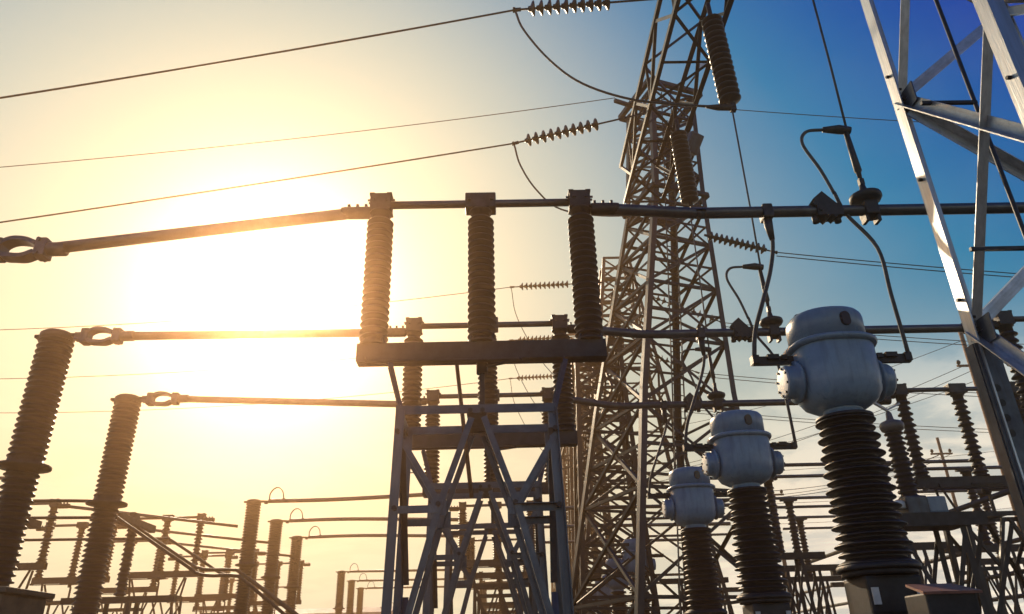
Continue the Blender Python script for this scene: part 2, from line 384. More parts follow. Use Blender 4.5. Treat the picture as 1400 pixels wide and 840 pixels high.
def lattice_stand(x, y, label, ztop=3.86, mat_='steel_blue', near=True, group='lattice stands under the disconnectors'):
    t = thing('lattice_stand', label, 'steel stand', (x, y, 0), group)
    hx, hy = .765, .36; zn = 2.94
    P = lambda sx_, sy, z: Vector((sx_ * hx * (1 + .036 * (ztop - z)), sy * hy, z))
    for a in (-1, 1):
        for b in (-1, 1): member('leg', P(a, b, 0), P(a, b, ztop), .088, .010, mat_, t, (-a, 0, 0))
    for b in (-1, 1):
        flat('top_rail', (-hx - .03, b * hy - .0, ztop), (hx + .03, b * hy, ztop), .016, .085, mat_, t, (0, 1, 0))
        nl, nr = Vector((-.36, b * hy * .98, zn)), Vector((.36, b * hy * .98, zn)); yy = b * hy * .94
        for s, nn in ((-1, nl), (1, nr)):
            member('brace', (s * .06, yy, ztop - .08), nn, .06, .008, mat_, t, (0, -b, 0))
            member('brace', (s * hx, yy, ztop - .25), nn + Vector((0, -.012 * b, 0)), .055, .008, mat_, t, (0, -b, 0))
            member('strut', (s * hx, yy + .02 * b, zn - .03), nn + Vector((0, .02 * b, -.03)), .07, .008, mat_, t, (0, 0, -1))
            member('brace', nn + Vector((0, .014 * b, 0)), (s * (hx - .02), yy, 1.55), .062, .008, mat_, t, (0, -b, 0))
            member('brace', (s * hx, yy, 1.5), (s * .06, yy, .25), .075, .008, mat_, t, (0, -b, 0))
            if near:
                flat('gusset', nn + Vector((-.07, -.004 * b, -.02)), nn + Vector((.07, -.004 * b, -.02)), .008, .16, mat_, t, (0, 1, 0))
                for q in (nn, Vector((s * hx, b * hy, zn - .03)), Vector((s * hx, b * hy, ztop - .22)), Vector((s * .06, yy, ztop - .02))):
                    part('bolt', 'bolt', lambda: MB().lathe([(.026, -.02), (.026, .02)], 6, axis='Y', smooth=False), 'dark', t, q + Vector((0, b * .035, 0)))
    for a in (-1, 1):
        flat('top_rail', (a * hx, -hy, ztop - .004), (a * hx, hy, ztop - .004), .018, .12, mat_, t, (1, 0, 0))
        member('side_brace', (a * hx * .97, -hy, ztop - .2), (a * hx * .97, hy, 2.3), .065, .008, mat_, t, (-a, 0, 0))
        member('side_brace', (a * hx * .97, hy, 2.2), (a * hx * .97, -hy, .4), .065, .008, mat_, t, (-a, 0, 0))
        # short raking struts that carry the disconnector beam
        for b in (-1, 1):
            member('raker', (a * hx, b * hy * .6, ztop + .01), (a * .93, b * .08, 4.49), .05, .007, mat_, t, (0, b, 0))
    flat('cross_rail', (0, -hy, ztop), (0, hy, ztop), .2, .05, mat_, t, (1, 0, 0))
    flat('drive_shaft', (.05, 0, ztop), (.05, 0, 4.36), .05, .05, 'steel_dark', t)
    flat('beam_seat', (-.3, -.1, 4.475), (.3, -.1, 4.475), .03, .05, 'steel_dark', t, (0, 0, 1))
    for a in (-1, 1):
        for b in (-1, 1): part('footing', 'footing', lambda: MB().rbox((0, 0, .06), (.42, .42, .2), .02), 'conc', t, (a * hx, b * hy, 0))
    return t

YP = (7.4, 10.9, 14.4)
XS = -.18
for i, y in enumerate(YP):
    pos = ['nearest and highest, its blade left of the big lattice tower', 'middle one of the three stacked behind each other', 'farthest and lowest of the three stacked behind each other'][i]
    lattice_stand(XS - .05, y, ['nearest bluish steel lattice stand, bottom centre, largest of its kind', 'steel lattice stand seen through the nearest centre stand', 'farthest small steel lattice stand behind the two centre ones'][i], near=i < 2)
    disconnector(XS, y, 'disconnector with three brown posts, ' + pos, rod=(i == 0), strap=(i == 1), near=True)

# ------------------------------------------------------------------ live-tank circuit breakers
def breaker(x, y, label, ztop=6.5, sx_=1, hoop=2, group='circuit breaker poles', stand=True):
    t = thing('circuit_breaker', label, 'circuit breaker', (x, y, 0), group)
    d = ztop - 6.5
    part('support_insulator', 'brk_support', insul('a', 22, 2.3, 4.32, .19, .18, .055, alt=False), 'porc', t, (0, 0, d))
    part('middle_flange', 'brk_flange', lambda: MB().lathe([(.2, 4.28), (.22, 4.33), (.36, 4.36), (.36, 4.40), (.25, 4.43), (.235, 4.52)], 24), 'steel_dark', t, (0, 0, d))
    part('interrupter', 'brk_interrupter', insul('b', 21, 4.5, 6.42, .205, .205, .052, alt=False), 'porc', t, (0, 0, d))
    part('head_cap', 'brk_head', lambda: MB().lathe([(.235, 6.38), (.25, 6.42), (.25, 6.48), (.2, 6.52), (.05, 6.53)], 24).box((-.28, 0, 6.46), (.12, .1, .05)), 'steel_dark', t, (0, 0, d))
    part('terminal_pad', 'brk_pad', lambda: MB().bar((.2, 0, 6.47), (.5, 0, 6.45), .12, .06).box((.42, 0, 6.42), (.1, .12, .08)), 'steel_dark', t, (0, 0, d))
    part('base_flange', 'brk_base', lambda: MB().lathe([(.3, 2.18), (.3, 2.24), (.24, 2.26), (.22, 2.34)], 20), 'steel_dark', t, (0, 0, d))
    part('support_column', 'brk_column', lambda: MB().box((0, 0, 1.1), (.26, .26, 2.18)).box((0, 0, 2.15), (.7, .5, .06)), 'steel', t)
    if hoop == 2:
        def hp():
            b = MB()
            for s in (1, -1):
                b.strap(smoothpath([(.44, 0, 6.45), (.52, 0, 6.45 + s * .085), (.62, 0, 6.45 + s * (.12 if s > 0 else .10)), (.76, 0, 6.45 + s * .105), (.88, 0, 6.45 + s * .055)]), .16, .05)
                for q in (.47, .93): b.lathe([(.025, -.11), (.025, .11)], 6, (q, 0, 6.45 + s * .085), axis='Y', smooth=False)
            b.rbox((.95, 0, 6.45), (.13, .18, .23), .02); b.rbox((.45, 0, 6.45), (.12, .18, .25), .02); b.box((.36, 0, 6.45), (.14, .12, .12)); b.tube([(.9, 0, 6.45), (1.2, 0, 6.45)], .082, 12); return b
        part('expansion_connector', 'brk_hoop', hp, 'alu', t, (0, 0, d))
    else:
        part('expansion_connector', 'brk_loop', lambda: MB().strap(smoothpath([(.52, 0, 6.46), (.53, 0, 6.72), (.66, 0, 6.90), (.82, 0, 6.92), (.95, 0, 6.80), (1.0, 0, 6.62), (1.02, 0, 6.48)]), .06, .03).box((1.02, 0, 6.5), (.1, .08, .1)), 'alu', t, (0, 0, d))
    return t
brk1 = [(-6.12, 7.4, 6.03), (-7.0, 10.9, 6.48), (-7.5, 14.4, 6.62)]
for i, (x, y, z) in enumerate(brk1):
    breaker(x, y, ['brown circuit breaker pole at the left edge, only its looped connector showing', 'large brown ribbed circuit breaker pole at left, taller of the two big ones', 'large brown ribbed circuit breaker pole, right-hand and lower of the two big ones'][i], z, group=None)

# ------------------------------------------------------------------ tubular busbars
def busbar(pts, r, label, group='tubular busbars', clamps=(), material='alu'):
    t = thing('busbar', label, 'busbar', pts[0], group); o = Vector(pts[0])
    P = smoothpath(pts, 6) if len(pts) > 2 else pts
    one('tube', MB().tube([Vector(p) - o for p in P], r, 14), material, t)
    for c in clamps:
        part('coupling', ('coupling', r), lambda: MB().lathe([(r * 1.35, -.12), (r * 1.45, -.1), (r * 1.45, .1), (r * 1.35, .12)], 14, axis='X'), 'dark', t, Vector(c) - o)
    return t
ZT = 6.40
for i, y in enumerate(YP):
    bx, by, bz = brk1[i]
    nm = ['nearest and highest', 'middle', 'lowest of the three long'][i]
    busbar([(bx + .96, y, bz - .05), (XS - 1.5, y, (6.40, 6.40, 6.34)[i])], .068,
           ['pale bent busbar tube running into the sun glare, highest at left', 'straight busbar tube leaving the tall breaker head towards the sun', 'busbar tube from the lower breaker head to the farthest disconnector'][i], 'busbars left of the disconnectors')
    zr = (6.32, 6.28, 6.22)[i]
    xe = (13.0, 7.75, 7.95)[i]
    busbar([(XS + 1.5, y, ZT), (XS + 2.0, y, (ZT + zr) / 2), (XS + 2.6, y, zr), (3.4, y, zr), (xe, y, zr)], .068,
           'dark busbar tube running right past the lattice tower, ' + ['highest' , 'middle, ending behind the big head', 'lowest'][i], 'busbars right of the disconnectors', clamps=[(xe - .12, y, zr)])

# right-hand disconnectors that the tubes run to
for i, y in ((1, 10.9), (2, 14.4)):
    lattice_stand(9.37, y, ['', 'steel lattice stand at the right edge behind the bright column', 'steel lattice stand at lower right carrying two tall ribbed posts'][i], near=False, mat_='steel', group='stands at right')
    disconnector(9.37, y, ['', 'disconnector at the far right edge, only its left ribbed post in view', 'disconnector at right whose slim ribbed posts stand left of the bright column'][i], 4.52, group='disconnectors at right', coarse=True)

# ------------------------------------------------------------------ current transformers with big grey heads
def ct(x, y, label, k=1.0, detail=True, group='current transformers in a row'):
    t = thing('current_transformer', label, 'transformer', (x, y, 0), group)
    part('bushing', 'ct_bushing', insul('c', 17, 2.3, 3.74, .27, .20, .085, 28), 'porc', t)
    part('neck', 'ct_neck', lambda: MB().lathe([(.24, 3.68), (.24, 3.73), (.2, 3.75), (.19, 3.82), (.26, 3.86)], 24), 'paint', t)
    part('head', 'ct_head', lambda: MB().lathe([(.16, 3.80), (.24, 3.815), (.33, 3.87), (.385, 3.96), (.40, 4.08), (.40, 4.42), (.39, 4.46)], 40, sq=.22), 'paint', t)
    part('rim', 'ct_rim', lambda: MB().lathe([(.39, 4.435), (.435, 4.44), (.45, 4.46), (.45, 4.485), (.43, 4.50), (.37, 4.502)], 40, sq=.15), 'paint', t)
    cap = part('cap', 'ct_cap', lambda: MB().lathe([(.375, 4.49), (.378, 4.74), (.37, 4.785), (.345, 4.82), (.30, 4.84), (.15, 4.852), (.02, 4.855)], 40, sq=.08), 'paint', t)
    part('sight_glass', 'ct_sight', lambda: MB().lathe([(.045, -.02), (.05, -.012), (.05, .0)], 20, axis='Y').add(*pill(.042, .075, .025)), 'sight', cap, (.06, -.372, 4.665))
    part('sight_frame', 'ct_sight_frame', lambda: MB().add(*pill(.056, .078, .015)), 'dark', cap, (.06, -.366, 4.665))
    if detail:
        part('lifting_eye', 'ct_eye', lambda: MB().tube([(.05 * math.cos(k * pi / 6), 0, .04 + .05 * math.sin(k * pi / 6)) for k in range(13)], .011, 6), 'dark', t, (-.2, .1, 4.84))
    part('bushing_flange', 'ct_bfl', lambda: MB().lathe([(.26, 3.70), (.275, 3.705), (.275, 3.735), (.24, 3.74)], 26), 'steel_dark', t)
    part('bushing_flange', 'ct_bfl2', lambda: MB().lathe([(.36, 2.27), (.365, 2.28), (.365, 2.31), (.33, 2.33)], 26), 'steel_dark', t)
    for s in (-1, 1):
        def fl(s=s):
            b = MB()
            prof = [(.19, .33), (.19, .40), (.22, .402), (.22, .43), (.172, .435), (.172, .525), (.165, .538), (.02, .539)]
            return b.lathe([(r, s * z) for r, z in prof], 26, axis='X')
        fo = part('primary_flange', ('ct_flange', s), fl, 'paint', t, (0, 0, 4.12))
        part('end_plate', ('ct_plate', s), lambda s=s: MB().lathe([(.158, s * .533), (.158, s * .551), (.145, s * .555), (.02, s * .556)], 26, axis='X'), 'paint_light', fo)
        if detail:
            for q in range(8):
                a = q * pi / 4 + .3
                part('bolt', 'ct_bolt', lambda: MB().lathe([(.013, -.012), (.013, .012)], 6, axis='X', smooth=False), 'dark', fo, (s * .558, .138 * math.cos(a), .138 * math.sin(a)))
        part('terminal', ('ct_term', s), lambda s=s: MB().bar((s * .40, 0, 0), (s * .83, 0, .0), .05, .09).box((s * .62, 0, .03), (.12, .13, .05)).box((s * .80, 0, .01), (.07, .1, .09)).box((s * .5, 0, .025), (.06, .11, .05)), 'dark', t, (0, 0, 4.36))
    part('base_tank', 'ct_base', lambda: MB().lathe([(.30, 2.28), (.33, 2.26), (.33, 2.22)], 24).rbox((0, 0, 2.05), (.5, .5, .33), .03), 'steel_dark', t)
    if detail:
        for s in (-1, 1):
            part('lug', 'ct_lug', lambda: MB().box((0, 0, 0), (.06, .02, .14)).lathe([(.02, -.012), (.02, .012)], 10, (0, 0, .05), axis='Y'), 'paint_light', t, (s * .2, -.27, 2.04))
    part('stand_top', 'ct_top', lambda: MB().box((0, 0, 1.86), (.8, .8, .04)), 'steel_blue', t)
    for a in (-1, 1):
        for b in (-1, 1): member('leg', (a * .34, b * .34, 0), (a * .34, b * .34, 1.84), .09, .01, 'steel_blue', t, (-a, 0, 0))
        member('brace', (-.34, a * .34, 1.75), (.34, a * .34, .3), .055, .007, 'steel_blue', t, (0, -a, 0))
    return t
def pill(hw, hh, th):                          # flat pill (two half rounds), facing -y
    vs = []; n = 16
    for y in (-th, 0):
        for k in range(n):
            a = 2 * pi * k / n; c = hh - hw if math.sin(a) > 0 else -(hh - hw)
            vs.append((hw * math.cos(a), y, hw * math.sin(a) + c))
    return vs, [(k, (k + 1) % n, (k + 1) % n + n, k + n) for k in range(n)] + [tuple(reversed(range(n))), tuple(range(n, 2 * n))]
CTS = ((3.47, 7.2), (3.52, 10.7), (3.6, 14.2))
for i, (x, y) in enumerate(CTS):
    ct(x, y, ['largest grey current transformer head on a black ribbed bushing, right of centre', 'middle-sized grey current transformer head in front of the tower leg', 'smallest of the three clear grey current transformer heads, left of the others'][i])
bay2ct = ((4.0, 23.3), (4.06, 27.9), (4.4, 34.5))
for i, (x, y) in enumerate(bay2ct):
    ct(x, y, ['dark distant current transformer, largest of the three small ones at bottom', 'dark distant current transformer, middle of the three small ones at bottom', 'dark distant current transformer, smallest and leftmost at bottom'][i], detail=False, group='distant current transformers')

# droppers, jumpers and clamps between strung bus, tubes and transformers (same on each phase)
def clamp_set(x, y, zt, label, i):
    t = thing('bus_clamp', label, 'clamp', (x, y, zt), 'clamps on the busbars')
    part('saddle', 'saddle', lambda: MB().rbox((0, 0, 0), (.16, .2, .19), .02).box((-.07, 0, -.12), (.04, .12, .1)).box((.07, 0, -.12), (.04, .12, .1)), 'dark', t)
    part('post', 'clamp_post', lambda: MB().lathe([(.05, .06), (.06, .1), (.16, .12), (.185, .16), (.18, .2), (.12, .235), (.05, .26), (.03, .36)], 18), 'dark', t)
    return t
ZDROP = 10.9
for i, y in enumerate(YP):
    zr = (6.32, 6.28, 6.22)[i]; xd = 4.42
    who = ['nearest', 'middle', 'farthest'][i]
    clamp_set(xd, y, zr, 'mushroom-shaped clamp on the %s right-hand busbar' % ['highest', 'middle', 'lowest'][i], i)
    t = thing('jumper_block', 'bulky tilted connector block on the %s right-hand busbar' % ['highest', 'middle', 'lowest'][i], 'connector', (xd - .5, y, zr), 'connector blocks')
    def blk():
        Rm = Matrix.Rotation(-.7, 3, 'Y'); b = MB()
        b.box((0, 0, .05), (.16, .16, .34), Rm)
        for q in (-.1, 0, .1): b.box(Rm @ Vector((-.09, 0, q + .05)), (.05, .2, .05), Rm)
        b.lathe([(.04, -.16), (.04, -.08)], 10, (-.16, 0, .0)).lathe([(.04, -.16), (.04, -.08)], 10, (.1, 0, 0)); b.box((0, 0, -.02), (.3, .17, .16)); return b
    part('block', 'jumper_block', blk, 'dark', t)
    # dropper from string to the clamp
    zs = ZDROP
    top = (4.46, y, zs)
    wire('dropper_cable', [Vector(q) for q in (top, (4.44, y, 8.6), (4.42, y, zr + 1.2))], .017, 'thin dropper cable hanging to the %s busbar clamp' % ['highest', 'middle', 'lowest'][i], 'cable', 'droppers')
    t = thing('dropper_fitting', 'long dark fitting above the mushroom clamp of the %s busbar' % ['highest', 'middle', 'lowest'][i], 'fitting', (xd, y, zr + .34), 'dropper fittings')
    part('sleeve', 'drop_sleeve', lambda: MB().tube([(0, 0, 0), (-.0, 0, .2), (.0, 0, .22), (-.02, 0, .86)], [.018, .03, .045, .03], 10).box((.0, 0, .06), (.06, .05, .09)), 'dark', t)
    part('tee_clamp', 'drop_tee', lambda: MB().tube([(.04, 0, .84), (-.1, 0, .86), (-.3, 0, .86)], [.05, .06, .035], 10), 'dark', t)
    # loop from the tee to the block
    wire('jumper_cable', smoothpath([(xd - .28, y, zr + 1.20), (xd - .52, y, zr + 1.17), (xd - .6, y, zr + .98), (xd - .46, y, zr + .6), (xd - .36, y, zr + .24)]), .022, 'hooked jumper cable above the %s busbar' % ['highest', 'middle', 'lowest'][i], 'cable', 'hooked jumpers')
    cx_, cy_ = CTS[i]
    wire('jumper_cable', smoothpath([(xd - .36, y, zr + .26), (xd - .28, y, zr - .05), (xd - .08, (y + cy_) / 2, 5.75), (cx_ + .82, cy_, 5.1), (cx_ + .83, cy_, 4.4)]), .024, 'jumper cable curving down to the right terminal of the %s transformer head' % ['largest', 'middle', 'smallest clear'][i], 'cable', 'right jumpers')
    wire('jumper_cable', smoothpath([(cx_ - .28, y, zr - .05), (cx_ - .27, y, zr - .4), (cx_ - .36, y, 5.55), (cx_ - .60, cy_, 5.05), (cx_ - .74, cy_, 4.7), (cx_ - .80, cy_, 4.4)]), .024, 'jumper cable curving down to the left terminal of the %s transformer head' % ['largest', 'middle', 'smallest clear'][i], 'cable', 'left jumpers')
    t = thing('hanging_clamp', 'clamp hanging under the %s right-hand busbar left of its mushroom clamp' % ['highest', 'middle', 'lowest'][i], 'clamp', (cx_ - .28, y, zr), 'hanging clamps')
    part('body', 'hang_clamp', lambda: MB().rbox((0, 0, -.02), (.12, .18, .18), .02).tube([(0, 0, -.08), (.0, 0, -.2), (.01, 0, -.38)], [.055, .05, .03], 10), 'steel', t)

# ------------------------------------------------------------------ near gantry column, right edge
near = thing('gantry_column', 'bright sunlit lattice steel column at the right edge', 'steel column', (3.86, 4.15, 0), 'gantry columns')
wx, wy = 1.33, 1.35
A = lambda z: Vector((0, wy, z)); B = lambda z: Vector((0, 0, z)); C_ = lambda z: Vector((wx, wy, z)); D = lambda z: Vector((wx, 0, z))
for f_, hint in ((A, (0, -1, 0)), (B, (1, 0, 0)), (C_, (-1, 0, 0)), (D, (0, 1, 0))):
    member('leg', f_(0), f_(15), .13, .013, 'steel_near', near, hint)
ins = Vector((.016, 0, 0))
for k in range(6):
    z0 = 3.95 + 2.38 * (k - 1)
    if z0 > .5:
        member('brace', A(z0) + ins, B(z0 - 1.55) + ins, .10, .010, 'steel_near', near, (0, 0, 1))
    if z0 > .5 and z0 + 2.2 < 15:
        member('brace', A(z0) + ins * 2.4, B(z0 + 2.25) + ins * 2.4, .085, .009, 'steel_near', near, (0, 1, 0))
    if z0 > .5:
        member('brace', A(z0 + .02) + Vector((0, -.02, 0)), C_(z0 + 1.12) + Vector((0, -.02, 0)), .10, .010, 'steel_near', near, (0, 0, -1))
        member('brace', C_(z0 + 1.14) + Vector((0, -.035, 0)), A(z0 + 2.32) + Vector((0, -.035, 0)), .10, .010, 'steel_near', near, (0, 0, -1))
        member('brace', C_(z0 + 1.1) - ins, D(z0 - .1) - ins, .10, .010, 'steel_near', near, (0, 0, 1))
        member('brace', D(z0 - .1) - ins * 2.2, C_(z0 - 1.2) - ins * 2.2, .10, .010, 'steel_near', near, (0, 0, 1))
        member('strut', B(z0 + 2.25) + Vector((0, .02, 0)), D(z0 + 2.28) + Vector((0, .02, 0)), .10, .010, 'steel_near', near, (0, 0, 1)) if z0 + 2.3 < 15 else None
        one('gusset', MB().box((0, 0, 0), (.012, .2, .22)), 'steel_blue', near, A(z0 - .06) + Vector((.022, -.12, 0)))
        for q in range(4):
            part('bolt', 'bolt_x', lambda: MB().lathe([(.016, -.02), (.016, .02)], 6, axis='X', smooth=False), 'steel', near, A(z0) + Vector((-.012, -.04 - .03 * (q % 2), -.1 + .06 * q)))
for k in range(30):
    zz_ = 2.2 + k * .34
    part('step_bolt', 'step_bolt', lambda: MB().tube([(0, 0, 0), (-.15, 0, 0), (-.155, 0, .03)], .009, 6), 'steel', near, D(zz_) + Vector((.0, -.05 - .03 * (k % 2), 0))).rotation_euler = (0, 0, pi / 2)
for f_, sy in ((A, -1), (B, 1)):
    for k in range(26):
        part('bolt', 'bolt_x', lambda: MB().lathe([(.016, -.02), (.016, .02)], 6, axis='X', smooth=False), 'steel', near, f_(3.0 + k * .40 + .03 * (k % 3)) + Vector((-.05, sy * .03, 0))) if k % 3 == 0 else None
# doubled lower leg with holes
one('splice_plate', MB().box((.07, 0, 1.85), (.18, .016, 3.9)).box((-.02, .06, 1.85), (.016, .1, 3.9)).box((.16, .06, 1.85), (.016, .1, 3.9)), 'steel_blue', near, A(0) + Vector((-.045, -.062, 0)))
for q in range(4):
    part('hole_plug', 'hole_plug', lambda: MB().lathe([(.03, -.012), (.03, .012)], 14, axis='Y', smooth=False), 'dark', near, A(3.42 - q * .12) + Vector((.0, -.064, 0)))
one('downlead_pipe', MB().tube([(.0, 0, 1.2), (.02, 0, 3), (.0, 0, 14.5)], .018, 8), 'steel', near, (.42, wy - .35, 0))
for z in (3.2, 4.5, 6.0, 7.6): one('pipe_bracket', MB().box((.2, 0, 0), (.5, .03, .03)), 'steel_dark', near, (.42 - .42, wy - .35, z))
for f_ in (A, B, C_, D): one('footing', MB().rbox((0, 0, .1), (.6, .6, .3), .03), 'conc', near, f_(0))

# ------------------------------------------------------------------ big gantry tower in the middle distance
def tower(name, label, loc, rings, sizes, material, group=None, single=True, cat='steel tower', xface=True, top=True):
    """rings: list of (z, x0, x1, y0, y1) from bottom to top; legs and every brace are parts when single, else bracing is joined"""
    t = thing(name, label, cat, loc, group)
    def ring(z):
        for a, b in zip(rings, rings[1:]):
            if a[0] <= z <= b[0] + 1e-6:
                k = (z - a[0]) / (b[0] - a[0]); return [a[j] + (b[j] - a[j]) * k for j in range(1, 5)]
        return list(rings[-1][1:])
    def c(z, i):
        x0, x1, y0, y1 = ring(z); return Vector(((x0, x1, x1, x0)[i], (y0, y0, y1, y1)[i], z))
    lw, bw = sizes
    for i in range(4):
        for a, b in zip(rings, rings[1:]):
            member('leg', c(a[0], i), c(b[0], i), lw, lw * .1, material, t, ((1, 0, 0), (0, 1, 0), (-1, 0, 0), (0, -1, 0))[i])
    levels = []; z = 0.0; zt = rings[-1][0]
    while z < zt - .3:
        x0, x1, y0, y1 = ring(z); levels.append(z); z += max(.8, .68 * (x1 - x0))
    levels.append(zt)
    J = MB()
    for li, (za, zb) in enumerate(zip(levels, levels[1:])):
        for i in range(4):
            j = (i + 1) % 4; nrm = ((0, 1, 0), (-1, 0, 0), (0, -1, 0), (1, 0, 0))[i]; off = Vector(nrm) * .02
            segs = [(c(za, i) + off, c(zb, j) + off), (c(za, j) + off * 2.2, c(zb, i) + off * 2.2)]
            segs.append((c(zb, i) + off * 1.6, c(zb, j) + off * 1.6))
            if li % 2 == 0 or zb > 11:
                mid = lerp(c(za, i), c(zb, j), .5) + off * 3; segs.append((lerp(c(za, i), c(zb, i), .5) + off * 3, mid)); segs.append((lerp(c(za, j), c(zb, j), .5) + off * 3, mid))
            for p0, p1 in segs:
                if single: member('brace', p0, p1, bw, bw * .1, material, t, nrm)
                else: J.angle(p0, p1, bw, bw * .12, nrm)
        if li % 3 == 2:
            if single: member('plan_brace', c(zb, 0), c(zb, 2), bw, bw * .1, material, t, (0, 0, 1))
    if not single:
        o = one('bracing', J, material, t); o['kind'] = 'stuff'
    return t, c
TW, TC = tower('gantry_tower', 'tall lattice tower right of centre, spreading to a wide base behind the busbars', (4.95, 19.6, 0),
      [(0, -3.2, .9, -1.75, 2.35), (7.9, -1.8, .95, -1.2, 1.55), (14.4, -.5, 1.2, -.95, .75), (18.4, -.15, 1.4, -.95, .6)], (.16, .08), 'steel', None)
TW.rotation_euler = (0, 0, math.radians(20))
# cap beams, ladder and plates on the tower
for z, w_, tt in ((18.42, .98, .15), (14.4, .95, .12)):
    for q in range(4):
        d0 = Vector(((-w_, -w_, 0), (w_, -w_, 0), (w_, w_, 0), (-w_, w_, 0))[q]); d1 = Vector(((w_, -w_, 0), (w_, w_, 0), (-w_, w_, 0), (-w_, -w_, 0))[q])
        co = Vector((.63, -.17, 0)) if z > 16 else Vector((.35, -.1, 0))
        flat('cap_beam', co + d0 + Vector((0, 0, z + .003 * q)), co + d1 + Vector((0, 0, z + .003 * q)), tt, tt, 'steel_dark', TW, (0, 0, 1))
flat('earth_wire_arm', (-1.0, .0, 18.35), (.3, .1, 18.35), .12, .10, 'steel_dark', TW, (0, 0, 1))
LB, LT = Vector((-1.9, -1.8, .3)), Vector((.35, -1.0, 18.2))
for sd_ in (-1, 1):
    flat('ladder_rail', LB + Vector((sd_ * .17, 0, 0)), LT + Vector((sd_ * .17, 0, 0)), .04, .02, 'steel', TW, (0, 1, 0))
for k in range(58):
    p = lerp(LB, LT, (k + 1) / 59)
    flat('ladder_rung', p - Vector((.17, 0, 0)), p + Vector((.17, 0, 0)), .022, .022, 'steel', TW)
fl = thing('floodlight', 'small box floodlight on the lattice tower beside a hanging insulator', 'floodlight', (5.85, 17.6, 15.25))
one('housing', MB().rbox((0, 0, 0), (.42, .25, .62), .04), 'steel_blue', fl).rotation_euler = (.5, .25, .4)
one('bracket', MB().bar((-.75, .5, 0), (0, 0, 0), .05), 'steel_dark', fl)
fp = thing('reflector_plate', 'small pale tilted plate at the tower top', 'plate', (6.3, 16.9, 17.6))
one('plate', MB().rbox((0, 0, 0), (.5, .02, .13), .008), 'paint_light', fp).rotation_euler = (0, -.5, .5)
one('arm', MB().bar((-.35, .9, -.1), (0, 0, 0), .04), 'steel_dark', fp)

# gantry beam from the near column to the tower
bm_ = thing('gantry_beam', 'lattice gantry beam coming overhead from the tower top towards the viewer', 'steel beam', (3.75, 5.6, 13.6))
bw_, bh_, bl_ = 1.12, 1.3, 12.6
for xx in (0, bw_):
    for zz_ in (0, bh_): member('chord', (xx, 0, zz_), (xx, bl_, zz_), .12, .012, 'steel', bm_, (1 if xx == 0 else -1, 0, 0))
nP = 9
for k in range(nP):
    y0, y1 = bl_ * k / nP, bl_ * (k + 1) / nP
    if k % 2: y0, y1 = y1, y0
    for xx, s in ((.02, 1), (bw_ - .02, -1)):
        member('brace', (xx, y0, 0), (xx, y1, bh_), .075, .008, 'steel', bm_, (s, 0, 0))
    for zz_, s in ((.02, 1), (bh_ - .02, -1)):
        member('brace', (0, y0, zz_), (bw_, y1, zz_), .075, .008, 'steel', bm_, (0, 0, s))
    member('strut', (.035, y0, 0), (.035, y0, bh_), .06, .007, 'steel', bm_, (1, 0, 0)); member('strut', (0, y1, .035), (bw_, y1, .035), .075, .008, 'steel', bm_, (0, 0, 1))

# ------------------------------------------------------------------ insulator strings
def disc_mesh(r): return lambda: MB().lathe([(.02, -.07), (.03, -.065), (.045, -.02), (r * .55, -.028), (r * .97, -.045), (r, -.035), (r * .9, -.012), (r * .45, .022), (.055, .035), (.05, .075), (.02, .08)], 18)
def string(p0, p1, n, r, label, group, lead0=.12, lead1=.12, fat=False):
    """discs strung from p0 to p1 (p1 is the live end)"""
    p0, p1 = Vector(p0), Vector(p1); t = thing('insulator_string', label, 'insulator string', p0, group)
    d = p1 - p0; L = d.length; u = d / L; R = frame(u).to_4x4()
    one('rod', MB().tube([Vector((0, 0, 0)), d], .022 if not fat else .05, 8), 'dark', t)
    for k in range(n):
        s = lead0 + (L - lead0 - lead1) * (k + .5) / n
        o = obj('insulator_disc', cached(('disc', r), disc_mesh(r), 'glass'), t); o.matrix_local = Matrix.Translation(u * s) @ R
    c = one('end_fitting', MB().box((0, 0, 0), (.06, .05, .16)).box((0, 0, .06), (.12, .03, .05)), 'dark', t); c.matrix_local = Matrix.Translation(u * (L - .03)) @ R
    c = one('end_fitting', MB().box((0, 0, 0), (.05, .05, .14)), 'dark', t); c.matrix_local = Matrix.Translation(u * .04) @ R
    return t
# suspension strings under the beam
string((4.38, 10.9, 13.55), (4.46, 10.9, 10.9), 15, .21, 'fat hanging insulator string near the top, right of the tower', 'hanging strings', .45, .06, True)
string((4.46, 14.4, 13.5), (4.50, 14.4, 10.98), 15, .21, 'fat hanging insulator string in front of the tower, above the highest busbar', 'hanging strings', .45, .06, True)
string((4.42, 7.4, 13.5), (4.46, 7.4, 10.9), 15, .21, 'fat hanging insulator string of the nearest dropper, above the picture edge', 'hanging strings', .45, .06, True)
# tension strings to the left, with strung conductors
for i, (y, a, b, lab) in enumerate(((10.9, (3.75, 13.75), (.47, 13.45), 'ribbed tension string at the top edge left of the tower'), (14.4, (3.75, 13.72), (.47, 12.85), 'ribbed tension string left of the tower below the top one'))):
    A0 = Vector((a[0], y, a[1])); B0 = Vector((b[0], y, b[1]))
    string(A0, B0, 10, .155, lab, 'tension strings at left', 1.35 if i == 0 else 1.25, .25)
    e = Vector((-9.3, y, 11.6)) if i == 0 else Vector((-11.3, y, 11.0))
    far_ = e + (e - B0) * 1.3
    P = [B0 + (far_ - B0) * (k / 40) for k in range(41)]
    for k, p in enumerate(P): p.z -= 1.1 * (k / 40) * (1 - k / 40) * (1 if i == 0 else .6)
    wire('overhead_conductor', P, .02, ['uppermost overhead conductor crossing the top left sky', 'overhead conductor running left just above the sun glare'][i], 'wire', 'conductors at left')
